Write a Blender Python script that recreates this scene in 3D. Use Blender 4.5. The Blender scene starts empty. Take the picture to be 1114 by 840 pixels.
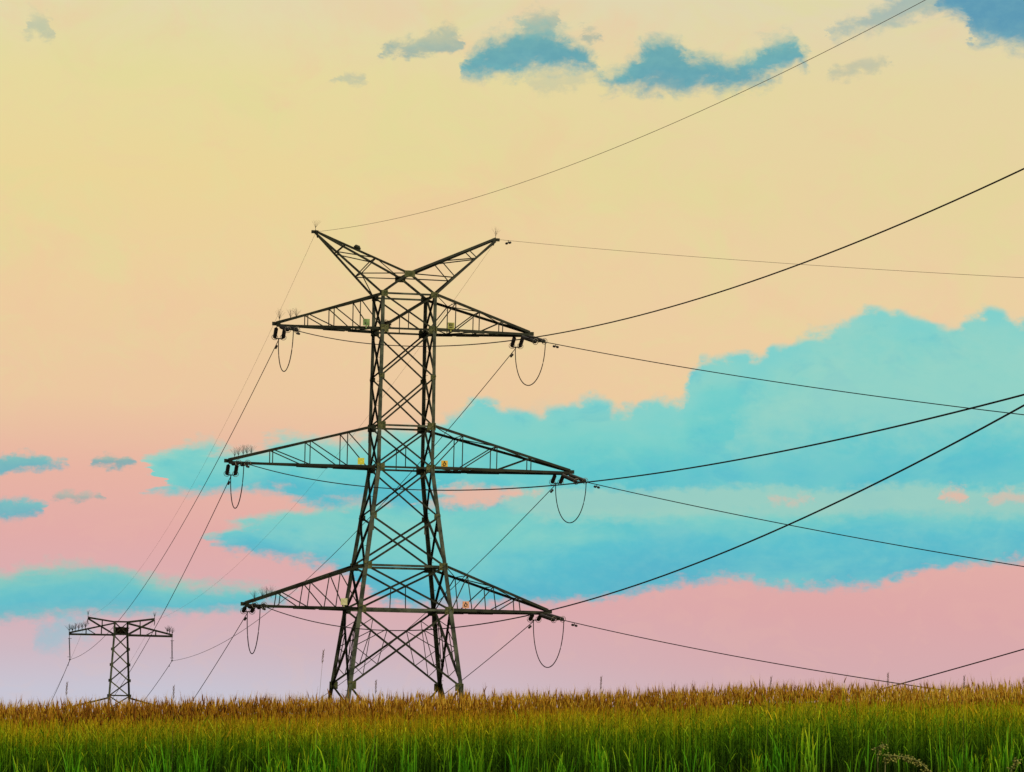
import bpy, math, random
import numpy as np
from mathutils import Vector, Matrix

random.seed(11)
rng = np.random.default_rng(5)
scene = bpy.context.scene
COL = scene.collection

# ------------------------------------------------------------------ camera
FPX, PITCH, ROLL = 4329.6, 0.080422, 0.02037        # focal length in pixels of a 1114 px wide frame
cp, sp, cr, sr = math.cos(PITCH), math.sin(PITCH), math.cos(ROLL), math.sin(ROLL)
R0, F0, U0 = Vector((1, 0, 0)), Vector((0, cp, sp)), Vector((0, -sp, cp))
RV = R0 * cr + U0 * sr
UV = U0 * cr - R0 * sr
cam_d = bpy.data.cameras.new('camera')
cam = bpy.data.objects.new('camera', cam_d)
COL.objects.link(cam)
cam.matrix_world = Matrix(((RV.x, UV.x, -F0.x, 0), (RV.y, UV.y, -F0.y, 0), (RV.z, UV.z, -F0.z, 0), (0, 0, 0, 1)))
cam_d.sensor_width = 36
cam_d.lens = FPX / 1114 * 36
cam_d.clip_start = 0.5
cam_d.clip_end = 20000
scene.camera = cam


def ray(px, py):
    """direction in the world of a point of the photograph"""
    return F0 + RV * ((px - 557) / FPX) - UV * ((py - 420) / FPX)


def at(px, py, Y):
    d = ray(px, py)
    return d * (Y / d.y)


# ------------------------------------------------------------------ exposure
scene.view_settings.view_transform = 'Standard'
scene.view_settings.look = 'None'
scene.view_settings.exposure = 0.0
scene.view_settings.gamma = 1.0
scene.view_settings.use_curve_mapping = False
scene.render.film_transparent = False
scene.cycles.max_bounces = 3
scene.cycles.diffuse_bounces = 2

# ------------------------------------------------------------------ sun
SUN_EL, SUN_AZ = math.radians(32), math.radians(122)     # azimuth clockwise from +Y: behind the viewer, to the right
sd = bpy.data.lights.new('sun', 'SUN')
sd.energy = 3.2
sd.angle = math.radians(4)
sd.color = (1.0, 0.86, 0.66)
sun = bpy.data.objects.new('sun', sd)
COL.objects.link(sun)
tosun = Vector((math.sin(SUN_AZ) * math.cos(SUN_EL), math.cos(SUN_AZ) * math.cos(SUN_EL), math.sin(SUN_EL)))
sun.rotation_euler = tosun.to_track_quat('Z', 'Y').to_euler()
sun.location = (0, 0, 60)


def lin(c):
    return tuple(((v / 255) / 12.92 if v / 255 <= 0.04045 else ((v / 255 + 0.055) / 1.055) ** 2.4) for v in c) + (1.0,)


# ------------------------------------------------------------------ world: evening sky with banks of cloud
world = bpy.data.worlds.new('World')
scene.world = world
world.use_nodes = True
world.cycles.sampling_method = 'MANUAL'
world.cycles.sample_map_resolution = 256
NT = world.node_tree
NT.nodes.clear()
LK = NT.links


def nd(t, **kw):
    n = NT.nodes.new(t)
    for k, v in kw.items():
        setattr(n, k, v)
    return n


def mth(op, a, b=None, c=None, clamp=False):
    n = nd('ShaderNodeMath', operation=op, use_clamp=clamp)
    for i, v in enumerate((a, b, c)):
        if v is None:
            continue
        if isinstance(v, (int, float)):
            n.inputs[i].default_value = v
        else:
            LK.new(v, n.inputs[i])
    return n.outputs[0]


def mixc(fac, a, b):
    n = nd('ShaderNodeMix', data_type='RGBA')
    for idx, v in ((0, fac), (6, a), (7, b)):
        if isinstance(v, (int, float)):
            n.inputs[idx].default_value = v
        elif isinstance(v, tuple):
            n.inputs[idx].default_value = v
        else:
            LK.new(v, n.inputs[idx])
    return n.outputs[2]


def smooth(x, lo, hi):
    n = nd('ShaderNodeMapRange', interpolation_type='SMOOTHSTEP')
    LK.new(x, n.inputs[0])
    n.inputs[1].default_value = lo
    n.inputs[2].default_value = hi
    return n.outputs[0]


tc = nd('ShaderNodeTexCoord')
sx = nd('ShaderNodeSeparateXYZ')
LK.new(tc.outputs['Generated'], sx.inputs[0])
SKYF = 4329.6                                             # sky units: 1/4329.6 radian
az = mth('MULTIPLY', mth('ARCTAN2', sx.outputs[0], sx.outputs[1]), SKYF)
el = mth('MULTIPLY', mth('ARCSINE', sx.outputs[2]), SKYF)


def sky_uv(px, py):
    d = ray(px, py).normalized()
    return math.atan2(d.x, d.y) * SKYF, math.asin(d.z) * SKYF


def noise_uv(su, sv, detail, rough, seed, dist=0.0):
    cb = nd('ShaderNodeCombineXYZ')
    LK.new(mth('MULTIPLY', az, 1 / su), cb.inputs[0])
    LK.new(mth('MULTIPLY', el, 1 / sv), cb.inputs[1])
    cb.inputs[2].default_value = seed
    n = nd('ShaderNodeTexNoise')
    n.inputs['Scale'].default_value = 1.0
    n.inputs['Detail'].default_value = detail
    n.inputs['Roughness'].default_value = rough
    n.inputs['Distortion'].default_value = dist
    LK.new(cb.outputs[0], n.inputs['Vector'])
    s = nd('ShaderNodeSeparateColor')
    LK.new(n.outputs['Color'], s.inputs[0])
    return n.outputs[0], s.outputs[0], s.outputs[1]


def warped(nz, amp_u, amp_v):
    u = mth('ADD', az, mth('MULTIPLY', mth('SUBTRACT', nz[1], 0.5), amp_u))
    v = mth('ADD', el, mth('MULTIPLY', mth('SUBTRACT', nz[2], 0.5), amp_v))
    return u, v


N_BILLOW = noise_uv(46, 34, 8, 0.62, 3.1, 0.3)
N_STREAK = noise_uv(120, 20, 7, 0.6, 7.7, 0.2)
N_PUFF = noise_uv(34, 22, 8, 0.66, 1.7, 0.3)
N_TONE = noise_uv(170, 70, 5, 0.55, 12.3, 0.4)
N_FINE = noise_uv(14, 10, 5, 0.6, 22.0)
def puffs(su, sv, seed):
    """rounded cells, 1 in the middle of a puff and 0 between puffs"""
    cb = nd('ShaderNodeCombineXYZ')
    wob = mth('MULTIPLY', mth('SUBTRACT', N_FINE[1], 0.5), 14.0)
    LK.new(mth('MULTIPLY', mth('ADD', az, wob), 1 / su), cb.inputs[0])
    LK.new(mth('MULTIPLY', mth('ADD', el, wob), 1 / sv), cb.inputs[1])
    cb.inputs[2].default_value = seed
    n = nd('ShaderNodeTexVoronoi', feature='SMOOTH_F1')
    n.inputs['Scale'].default_value = 1.0
    n.inputs['Smoothness'].default_value = 0.35
    LK.new(cb.outputs[0], n.inputs['Vector'])
    return mth('SUBTRACT', 1.0, mth('MULTIPLY', n.outputs['Distance'], 1.25), clamp=True)


P_BIG, P_SMALL = puffs(44, 34, 4.4), puffs(17, 13, 9.1)
PUFF_H = mth('ADD', mth('MULTIPLY', mth('SUBTRACT', P_BIG, 0.45), 26.0), mth('MULTIPLY', mth('SUBTRACT', P_SMALL, 0.45), 13.0))
N_LUMP = noise_uv(64, 40, 7, 0.6, 55.0, 0.6)
N_PATCH = noise_uv(150, 110, 6, 0.6, 31.0, 0.8)

N_HEAP = noise_uv(26, 20, 7, 0.62, 61.0)
W_HEAP = warped(N_HEAP, 26, 16)
W_BILLOW = warped(N_BILLOW, 84, 66)
W_SOFT = (mth('ADD', az, mth('MULTIPLY', mth('SUBTRACT', N_STREAK[1], 0.5), 120.0)),
          mth('ADD', el, mth('ADD', mth('MULTIPLY', mth('SUBTRACT', N_STREAK[2], 0.5), 20.0), mth('MULTIPLY', mth('SUBTRACT', N_BILLOW[2], 0.5), 14.0))))
W_STREAK = warped(N_STREAK, 80, 18)
W_PUFF = warped(N_PUFF, 60, 44)

ULO, UHI, VLO, VHI = -800.0, 800.0, -120.0, 900.0


def fcurve(u, pts):
    n = nd('ShaderNodeFloatCurve')
    LK.new(mth('MULTIPLY_ADD', u, 1 / (UHI - ULO), -ULO / (UHI - ULO)), n.inputs['Value'])
    c = n.mapping.curves[0]
    pts = sorted(sky_uv(*p) for p in pts)
    pts = [((a - ULO) / (UHI - ULO), (b - VLO) / (VHI - VLO)) for a, b in pts]
    while len(c.points) < len(pts):
        c.points.new(0.5, 0.5)
    for q, (a, b) in zip(c.points, pts):
        q.location = (a, b)
        q.handle_type = 'AUTO_CLAMPED'
    n.mapping.update()
    return mth('MULTIPLY_ADD', n.outputs[0], VHI - VLO, VLO)


def cloud_mask(top, bot, w, soft_top, soft_bot, full=False, puff=0.0):
    u, v = w
    t = fcurve(u, [(top[0][0] - 6, top[0][1] + 60)] + top + [(top[-1][0] + 6, top[-1][1] + 60)])
    b = fcurve(u, bot)
    fz = mth('MULTIPLY', mth('SUBTRACT', N_FINE[0], 0.5), 24.0)
    if puff:
        t = mth('ADD', t, mth('MULTIPLY', PUFF_H, puff))
    mt = smooth(mth('ADD', mth('SUBTRACT', t, v), fz if not puff else mth('MULTIPLY', fz, 0.55)), -soft_top / 2, soft_top / 2)
    mb = smooth(mth('ADD', mth('SUBTRACT', v, b), fz), -soft_bot / 2, soft_bot / 2)
    h = mth('DIVIDE', mth('SUBTRACT', v, b), mth('MAXIMUM', mth('SUBTRACT', t, b), 8.0), clamp=True)
    if full:
        return mth('MULTIPLY', mt, mb), h, mth('SUBTRACT', t, v)
    return mth('MULTIPLY', mt, mb), h


def ramp(x, stops, lo, hi):
    n = nd('ShaderNodeValToRGB')
    LK.new(mth('MULTIPLY_ADD', x, 1 / (hi - lo), -lo / (hi - lo)), n.inputs[0])
    e = n.color_ramp.elements
    while len(e) < len(stops):
        e.new(0.5)
    for q, (pos, c) in zip(e, sorted(stops)):
        q.position = (pos - lo) / (hi - lo)
        q.color = lin(c)
    return n.outputs[0]


def lev(y):
    return sky_uv(557, y)[1]


left = ramp(el, [(lev(760), (199, 196, 210)), (lev(715), (206, 184, 193)), (lev(660), (217, 174, 179)), (lev(590), (226, 172, 168)),
                 (lev(520), (232, 180, 163)), (lev(440), (236, 199, 160)), (lev(330), (237, 206, 158)), (lev(200), (235, 213, 153)),
                 (lev(90), (231, 217, 158)), (lev(0), (227, 216, 174))], lev(790), lev(0))
right = ramp(el, [(lev(760), (208, 176, 180)), (lev(720), (214, 171, 174)), (lev(660), (221, 168, 168)), (lev(590), (228, 174, 166)),
                  (lev(520), (235, 192, 164)), (lev(440), (237, 204, 160)), (lev(330), (236, 207, 162)), (lev(200), (232, 210, 160)),
                  (lev(90), (229, 213, 163)), (lev(0), (224, 213, 176))], lev(790), lev(0))
base = mixc(smooth(az, -420, 420), left, right)
# faint patches where the high thin cloud is greener or pinker
pg = mth('MULTIPLY', smooth(N_PATCH[1], 0.48, 0.66), mth('MULTIPLY', smooth(el, lev(470), lev(250)), 0.34))
base = mixc(pg, base, lin((222, 219, 152)))
N_MOT = noise_uv(60, 46, 7, 0.65, 44.0, 1.0)
base = mixc(mth('MULTIPLY', smooth(N_MOT[1], 0.50, 0.62), mth('MULTIPLY', smooth(el, lev(520), lev(380)), 0.16)), base, lin((224, 221, 158)))
base = mixc(mth('MULTIPLY', smooth(N_MOT[2], 0.50, 0.62), 0.08), base, lin((237, 192, 168)))
pp = mth('MULTIPLY', smooth(N_PATCH[2], 0.5, 0.68), mth('MULTIPLY', smooth(el, lev(480), lev(300)), 0.26))
base = mixc(pp, base, lin((240, 192, 158)))

sky = base


def add_cloud(top, bot, w, stops, soft=(8, 10), op=1.0, tone=0.35, tone_col=(142, 208, 198), rim=0.0, puff=0.0):
    global sky
    m, h, dt = cloud_mask(top, bot, w, soft[0] * 1.5, soft[1] * 1.4, True, puff)
    n = nd('ShaderNodeValToRGB')
    LK.new(mth('ADD', h, mth('MULTIPLY', mth('SUBTRACT', N_TONE[0], 0.5), 0.9)), n.inputs[0])
    e = n.color_ramp.elements
    while len(e) < len(stops):
        e.new(0.5)
    for q, (pos, c) in zip(e, stops):
        q.position = pos
        q.color = lin(c)
    c = mixc(mth('MULTIPLY', smooth(N_TONE[1], 0.42, 0.66), tone), n.outputs[0], lin(tone_col))
    c = mixc(mth('MULTIPLY', mth('SUBTRACT', N_FINE[0], 0.42, clamp=True), 0.35), c, lin((160, 215, 205)))
    if rim:
        # the lit, lumpy upper side of the heap
        g = mth('MULTIPLY', smooth(mth('ADD', dt, mth('MULTIPLY', mth('SUBTRACT', N_LUMP[0], 0.5), 150.0)), 62, 0), rim)
        c = mixc(g, c, lin((132, 209, 204) if puff else (156, 210, 198)))
        g = mth('MULTIPLY', mth('MULTIPLY', smooth(dt, 70, 6), smooth(P_BIG, 0.15, 0.75)), rim * 0.9 if puff else 0.0)
        c = mixc(g, c, lin((118, 206, 206)))
        g = mth('MULTIPLY', smooth(N_LUMP[1], 0.52, 0.70), rim * 0.7)
        c = mixc(g, c, lin((82, 186, 203)))
        g = mth('MULTIPLY', smooth(N_LUMP[2], 0.54, 0.72), rim * 0.4)
        c = mixc(g, c, lin((146, 212, 200)))
    sky = mixc(mth('MULTIPLY', m, op), sky, c)


TEAL = [(0.0, (90, 188, 202)), (0.35, (100, 200, 203)), (0.7, (118, 207, 201)), (1.0, (148, 210, 195))]
LOW = [(0.0, (90, 180, 201)), (0.4, (93, 191, 204)), (0.8, (110, 203, 199)), (1.0, (142, 206, 190))]
DUSK = [(0.0, (130, 170, 174)), (0.3, (102, 164, 176)), (0.7, (108, 168, 174)), (1.0, (144, 180, 170))]
GREY = [(0.0, (150, 172, 164)), (1.0, (178, 184, 162))]

# lower long bank behind the tall tower and to the right edge
add_cloud([(232, 588), (262, 574), (300, 561), (345, 553), (390, 546), (480, 540), (600, 540), (720, 536), (860, 536), (1000, 536), (1160, 536)],
          [(228, 588), (258, 597), (300, 604), (345, 612), (382, 620), (405, 642), (440, 660), (520, 656), (600, 655), (646, 652), (692, 643), (738, 634),
           (808, 631), (858, 637), (923, 637), (978, 628), (1015, 616), (1060, 611), (1160, 606)], W_SOFT, LOW, (14, 11), 1.0, 0.4, rim=0.3)
# big heap, right
add_cloud([(404, 478), (440, 474), (470, 462), (495, 449), (512, 432), (530, 440), (550, 449), (580, 448), (620, 440), (655, 436), (672, 444), (700, 440),
           (718, 430), (736, 433), (748, 420), (757, 403), (767, 390), (784, 383), (802, 384), (822, 392), (842, 379), (866, 371), (888, 361), (920, 346),
           (945, 335), (978, 336), (1002, 346), (1030, 353), (1060, 341), (1088, 340), (1114, 356), (1170, 350)],
          [(398, 545), (440, 552), (490, 552), (540, 552), (600, 556), (720, 556), (860, 556), (1000, 556), (1170, 556)],
          W_HEAP, TEAL, (10, 14), 1.0, 0.35, rim=0.55, puff=0.6)
for top, bot, op, c in (([(800, 470), (860, 405), (930, 372), (1000, 380), (1060, 372), (1160, 380)], [(800, 480), (860, 482), (930, 470), (1000, 478), (1060, 470), (1160, 460)], 0.46, (170, 214, 196)),
                        ([(520, 470), (600, 462), (680, 470), (740, 490)], [(520, 492), (600, 500), (680, 498), (740, 496)], 0.35, (130, 208, 196)),
                        ([(700, 520), (820, 500), (960, 496), (1160, 490)], [(700, 532), (820, 530), (960, 528), (1160, 526)], 0.3, (84, 182, 206))):
    pm, _ = cloud_mask(top, bot, W_BILLOW, 80, 60)
    sky = mixc(mth('MULTIPLY', pm, op), sky, lin(c))
# its tail on the left of the tower
add_cloud([(168, 503), (186, 489), (206, 480), (232, 484), (247, 493), (272, 490), (296, 478), (312, 475), (345, 478), (375, 480), (420, 470), (470, 470)],
          [(160, 505), (172, 531), (205, 535), (238, 533), (300, 534), (330, 545), (352, 551), (390, 545), (470, 545)], W_SOFT, TEAL, (14, 13), 1.0, 0.2, rim=0.3)
# pale break between the two decks
pm, _ = cloud_mask([(545, 540), (600, 530), (700, 533), (820, 530), (900, 532), (980, 528), (1060, 532), (1160, 528)],
                   [(540, 548), (600, 566), (700, 562), (820, 558), (900, 560), (980, 558), (1060, 562), (1160, 560)], W_STREAK, 14, 18)
sky = mixc(mth('MULTIPLY', pm, 0.72), sky, lin((164, 208, 192)))
for top, bot, op in (([(462, 546), (484, 538), (510, 529), (540, 531), (562, 535), (590, 540)], [(458, 546), (484, 549), (510, 551), (540, 547), (565, 541), (592, 540)], 0.95),
                     ([(1026, 541), (1036, 535), (1048, 534), (1058, 540)], [(1024, 541), (1036, 549), (1048, 549), (1060, 541)], 0.8),
                     ([(1074, 541), (1090, 536), (1112, 540)], [(1072, 541), (1090, 546), (1114, 541)], 0.55),
                     ([(835, 544), (860, 540), (885, 543)], [(833, 544), (860, 548), (887, 544)], 0.5)):
    pm, _ = cloud_mask(top, bot, W_PUFF if op < .9 else W_SOFT, 15, 13)
    sky = mixc(mth('MULTIPLY', pm, op), sky, lin((232, 184, 164)))
# low band, left
add_cloud([(-60, 632), (0, 625), (45, 617), (92, 615), (122, 620), (165, 632), (225, 637), (285, 640), (318, 650)],
          [(-60, 674), (0, 673), (60, 671), (120, 668), (200, 666), (265, 662), (322, 652)], W_STREAK,
          [(0.0, (118, 184, 196)), (0.3, (98, 188, 202)), (0.65, (108, 194, 199)), (1.0, (146, 202, 186))], (14, 12), 1.0, 0.2)
add_cloud([(36, 700), (52, 684), (78, 674), (96, 680), (104, 690)], [(34, 702), (52, 706), (78, 700), (98, 694), (106, 691)], W_PUFF,
          [(0.0, (166, 190, 204)), (1.0, (140, 190, 206))], (18, 18), 0.75, 0.2)
# four thin streaks, left
add_cloud([(-60, 494), (0, 495), (30, 494), (55, 500), (78, 506)], [(-60, 518), (0, 516), (30, 513), (60, 509), (80, 508)], W_STREAK, [(0.0, (100, 176, 190)), (1.0, (118, 190, 188))], (7, 8), 0.95, 0.2)
add_cloud([(-60, 541), (0, 541), (20, 543), (46, 553)], [(-60, 566), (0, 565), (25, 562), (48, 556)], W_STREAK, [(0.0, (98, 172, 192)), (1.0, (112, 188, 192))], (7, 8), 0.95, 0.1)
add_cloud([(104, 505), (130, 498), (156, 501)], [(102, 506), (130, 510), (158, 503)], W_STREAK, DUSK, (6, 6), 0.85, 0.1)
add_cloud([(42, 541), (75, 536), (110, 540)], [(40, 542), (75, 546), (112, 542)], W_STREAK, [(0.0, (146, 164, 164)), (1.0, (176, 180, 168))], (6, 6), 0.85, 0.1)
# the clouds high up
add_cloud([(562, 34), (574, 20), (590, 12), (604, 14), (606, 30)], [(560, 36), (575, 40), (590, 40), (608, 34)], W_PUFF, GREY, (12, 12), 0.7, 0.1)
add_cloud([(500, 72), (518, 54), (545, 42), (574, 29), (600, 31), (622, 46), (636, 58), (650, 70)], [(498, 74), (520, 84), (560, 79), (600, 75), (640, 78), (655, 73)],
          W_PUFF, DUSK, (20, 18), 1.0, 0.2)
add_cloud([(646, 88), (670, 74), (692, 60), (714, 43), (736, 43), (752, 60), (780, 66), (800, 67), (816, 60), (832, 45), (860, 41), (874, 55), (882, 64)],
          [(642, 90), (690, 97), (740, 98), (800, 95), (840, 84), (885, 66)], W_PUFF, DUSK, (20, 18), 1.0, 0.2)
add_cloud([(630, 36), (638, 32), (650, 34), (656, 40)], [(628, 38), (638, 46), (650, 44), (658, 41)], W_PUFF, GREY, (8, 8), 0.75, 0.1)
add_cloud([(412, 57), (440, 46), (460, 41), (476, 28), (490, 31), (500, 44)], [(410, 60), (450, 61), (485, 56), (502, 47)], W_PUFF,
          [(0.0, (136, 166, 166)), (0.5, (164, 180, 164)), (1.0, (190, 190, 160))], (10, 10), 0.85, 0.1)
add_cloud([(26, 30), (36, 16), (50, 18), (58, 34)], [(24, 32), (36, 38), (50, 40), (60, 36)], W_PUFF, GREY, (12, 12), 0.55, 0.1)
add_cloud([(366, 86), (382, 79), (402, 83)], [(364, 87), (382, 90), (404, 85)], W_PUFF, GREY, (8, 8), 0.5, 0.1)
add_cloud([(575, 90), (595, 80), (640, 82), (650, 88)], [(573, 91), (595, 98), (640, 94), (652, 89)], W_PUFF, GREY, (10, 10), 0.35, 0.1)
add_cloud([(902, 80), (920, 70), (945, 64), (970, 66)], [(900, 82), (920, 83), (945, 78), (972, 68)], W_PUFF, GREY, (10, 10), 0.5, 0.1)
add_cloud([(905, 34), (935, 20), (960, 8), (990, -10), (1050, -20)], [(900, 38), (940, 34), (965, 30), (1000, 18), (1060, 0)], W_PUFF, [(0.0, (150, 176, 174)), (1.0, (126, 168, 178))], (14, 14), 0.7, 0.1)
add_cloud([(1028, -10), (1060, -50), (1180, -60)], [(1022, 4), (1048, 18), (1060, 44), (1082, 42), (1104, 50), (1190, 60)], W_PUFF,
          [(0.0, (108, 162, 180)), (0.2, (94, 154, 180)), (1.0, (100, 158, 178))], (16, 22), 1.0, 0.05)

nis = nd('ShaderNodeTexSky', sky_type='NISHITA')
nis.sun_disc = False
nis.sun_elevation = SUN_EL
nis.sun_rotation = SUN_AZ
bg_low = nd('ShaderNodeBackground')
LK.new(sky, bg_low.inputs[0])
bg_low.inputs[1].default_value = 1.0
bg_hi = nd('ShaderNodeBackground')
LK.new(nis.outputs[0], bg_hi.inputs[0])
bg_hi.inputs[1].default_value = 0.06
ms = nd('ShaderNodeMixShader')
LK.new(smooth(el, math.radians(12.5) * SKYF, math.radians(32) * SKYF), ms.inputs[0])
LK.new(bg_low.outputs[0], ms.inputs[1])
LK.new(bg_hi.outputs[0], ms.inputs[2])
wo = nd('ShaderNodeOutputWorld')
LK.new(ms.outputs[0], wo.inputs[0])


# ------------------------------------------------------------------ materials
def material(name, c1, c2, scale=6.0, rough=0.7, metallic=0.0, lo=0.42, hi=0.62, coords='Object', spec=0.4, bump=0.0):
    m = bpy.data.materials.new(name)
    m.use_nodes = True
    t = m.node_tree
    b = t.nodes['Principled BSDF']
    tcn = t.nodes.new('ShaderNodeTexCoord')
    n = t.nodes.new('ShaderNodeTexNoise')
    n.inputs['Scale'].default_value = scale
    n.inputs['Detail'].default_value = 6
    n.inputs['Roughness'].default_value = 0.65
    t.links.new(tcn.outputs[coords], n.inputs['Vector'])
    r = t.nodes.new('ShaderNodeValToRGB')
    r.color_ramp.elements[0].position = lo
    r.color_ramp.elements[1].position = hi
    r.color_ramp.elements[0].color = c1 + (1,)
    r.color_ramp.elements[1].color = c2 + (1,)
    t.links.new(n.outputs['Fac'], r.inputs[0])
    t.links.new(r.outputs[0], b.inputs['Base Color'])
    b.inputs['Roughness'].default_value = rough
    b.inputs['Metallic'].default_value = metallic
    b.inputs['Specular IOR Level'].default_value = spec
    if bump:
        bp = t.nodes.new('ShaderNodeBump')
        bp.inputs['Strength'].default_value = bump
        t.links.new(n.outputs['Fac'], bp.inputs['Height'])
        t.links.new(bp.outputs[0], b.inputs['Normal'])
    return m


M_STEEL = material('weathered_steel', (0.009, 0.012, 0.006), (0.028, 0.034, 0.017), 1.7, 0.75, 0.1, spec=0.25)
M_LEG = material('weathered_leg_steel', (0.020, 0.028, 0.017), (0.090, 0.108, 0.070), 1.9, 0.75, 0.1, spec=0.25)
M_PLATE = material('lichened_plate_lit_brace', (0.045, 0.060, 0.018), (0.13, 0.135, 0.055), 5.0, 0.8, spec=0.2)
M_WIRE = material('aged_cable', (0.012, 0.010, 0.010), (0.022, 0.018, 0.018), 3.0, 0.8, spec=0.15)
M_EARTH = material('earth_cable', (0.17, 0.10, 0.075), (0.22, 0.14, 0.10), 3.0, 0.8, spec=0.15)
M_INS = material('dark_glazed_disc', (0.008, 0.008, 0.007), (0.022, 0.018, 0.013), 4.0, 0.5)
M_RING = material('ring_metal', (0.16, 0.15, 0.12), (0.28, 0.26, 0.20), 8.0, 0.45, 0.5)
M_TWIG = material('dry_twigs', (0.012, 0.010, 0.006), (0.045, 0.034, 0.018), 12.0, 0.9, spec=0.1)
M_GREENP = material('green_plate', (0.10, 0.19, 0.05), (0.20, 0.32, 0.10), 9.0, 0.6)
M_OLIVEP = material('olive_plate', (0.22, 0.25, 0.04), (0.36, 0.36, 0.08), 9.0, 0.6)
M_YELP = material('yellow_plate', (0.50, 0.52, 0.03), (0.66, 0.66, 0.08), 9.0, 0.6)
M_AMBP = material('amber_plate', (0.62, 0.36, 0.02), (0.75, 0.50, 0.05), 9.0, 0.6)
M_CREAMP = material('cream_plate', (0.48, 0.50, 0.24), (0.62, 0.62, 0.36), 9.0, 0.6)
M_PINKP = material('salmon_plate', (0.62, 0.30, 0.16), (0.75, 0.42, 0.26), 9.0, 0.6)
M_MARK = material('dark_paint', (0.015, 0.012, 0.01), (0.03, 0.02, 0.015), 9.0, 0.7)


# ------------------------------------------------------------------ mesh helpers
class MB:
    def __init__(self):
        self.v, self.f = [], []

    def bar(self, p, q, w, t=None, n=(0, 0, 1), w2=None):
        """steel angle from p to q: two flanges of width w (w2), thickness t; n is the way the first flange points"""
        p, q, n = Vector(p), Vector(q), Vector(n)
        t = t or w * 0.16
        w2 = w2 or w
        d = (q - p)
        if d.length < 1e-6:
            return self
        d.normalize()
        u = n - d * n.dot(d)
        if u.length < 1e-4:
            u = d.orthogonal()
        u.normalize()
        v = d.cross(u)
        prof = [(0, 0), (w, 0), (w, t), (t, t), (t, w2), (0, w2)]
        prof = [(a - w * 0.3, b - w2 * 0.3) for a, b in prof]
        k = len(self.v)
        for o in (p, q):
            for a, b in prof:
                self.v.append(o + u * a + v * b)
        for i in range(6):
            j = (i + 1) % 6
            self.f.append((k + i, k + j, k + 6 + j, k + 6 + i))
        for o in (0, 6):
            self.f.append((k + o, k + o + 1, k + o + 2, k + o + 3))
            self.f.append((k + o, k + o + 3, k + o + 4, k + o + 5))
        return self

    def box(self, c, ux, uy, uz):
        c, ux, uy, uz = Vector(c), Vector(ux), Vector(uy), Vector(uz)
        k = len(self.v)
        for a in (-1, 1):
            for b in (-1, 1):
                for e in (-1, 1):
                    self.v.append(c + ux * a + uy * b + uz * e)
        for q in ((0, 1, 3, 2), (4, 6, 7, 5), (0, 4, 5, 1), (2, 3, 7, 6), (0, 2, 6, 4), (1, 5, 7, 3)):
            self.f.append(tuple(k + i for i in q))
        return self

    def tube(self, pts, r, n=6, closed=False):
        pts = [Vector(p) for p in pts]
        m = len(pts)
        rs = r if isinstance(r, (list, tuple)) else [r] * m
        k = len(self.v)
        for i, p in enumerate(pts):
            if closed:
                d = pts[(i + 1) % m] - pts[i - 1]
            else:
                d = pts[min(i + 1, m - 1)] - pts[max(i - 1, 0)]
            d.normalize()
            ref = Vector((0, 0, 1)) if abs(d.z) < 0.9 else Vector((1, 0, 0))
            u = d.cross(ref).normalized()
            v = d.cross(u)
            for j in range(n):
                a = 2 * math.pi * j / n
                self.v.append(p + (u * math.cos(a) + v * math.sin(a)) * rs[i])
        for i in range(m if closed else m - 1):
            for j in range(n):
                a, b = k + i * n, k + ((i + 1) % m) * n
                self.f.append((a + j, a + (j + 1) % n, b + (j + 1) % n, b + j))
        if not closed:
            self.f.append(tuple(k + j for j in reversed(range(n))))
            self.f.append(tuple(k + (m - 1) * n + j for j in range(n)))
        return self

    def ring(self, c, axis, R, r, n=14, k=5):
        c, axis = Vector(c), Vector(axis).normalized()
        u = axis.orthogonal().normalized()
        v = axis.cross(u)
        return self.tube([c + (u * math.cos(2 * math.pi * i / n) + v * math.sin(2 * math.pi * i / n)) * R for i in range(n)], r, k, True)

    def build(self, name, mat, parent=None, loc=None, smooth=False):
        me = bpy.data.meshes.new(name)
        off = Vector(loc) if loc is not None else Vector((0, 0, 0))
        me.from_pydata([tuple(v - off) for v in self.v], [], self.f)
        me.materials.append(mat)
        if smooth:
            for p in me.polygons:
                p.use_smooth = True
        o = bpy.data.objects.new(name, me)
        COL.objects.link(o)
        if parent is not None:
            o.parent = parent
        if loc is not None:
            o.location = off
        return o


def tag(o, label=None, cat=None, group=None, kind=None):
    for k, v in (('label', label), ('category', cat), ('group', group), ('kind', kind)):
        if v:
            o[k] = v
    return o


def empty(name, loc, rz=0.0):
    o = bpy.data.objects.new(name, None)
    o.empty_display_size = 0.3
    COL.objects.link(o)
    o.location = loc
    o.rotation_euler = (0, 0, rz)
    return o


# ------------------------------------------------------------------ ground: a low rise under the wheat, then land falling away
def rise(x):
    return -0.80 + 0.50 * math.tanh(x * 0.043 / 0.50)


def ground_z(x, y):
    n = rise(x)
    if y < 38:
        s = max(0.0, y / 38)
        return -1.6 * (1 - s) + n * s if y > 0 else -1.6
    pts = [(38, None), (47, None), (54, 'crest'), (60, 'crest'), (72, -1.8), (90, -3.4), (140, -5.1), (200, -7.0), (355, -12.5), (800, -26), (1600, -48), (3200, -95)]
    for (y0, z0), (y1, z1) in zip(pts, pts[1:]):
        if y <= y1:
            a = n if z0 is None else n + 0.74 if z0 == 'crest' else z0
            b = n if z1 is None else n + 0.74 if z1 == 'crest' else z1
            t = (y - y0) / (y1 - y0)
            return a + (b - a) * t
    return -95.0


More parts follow.
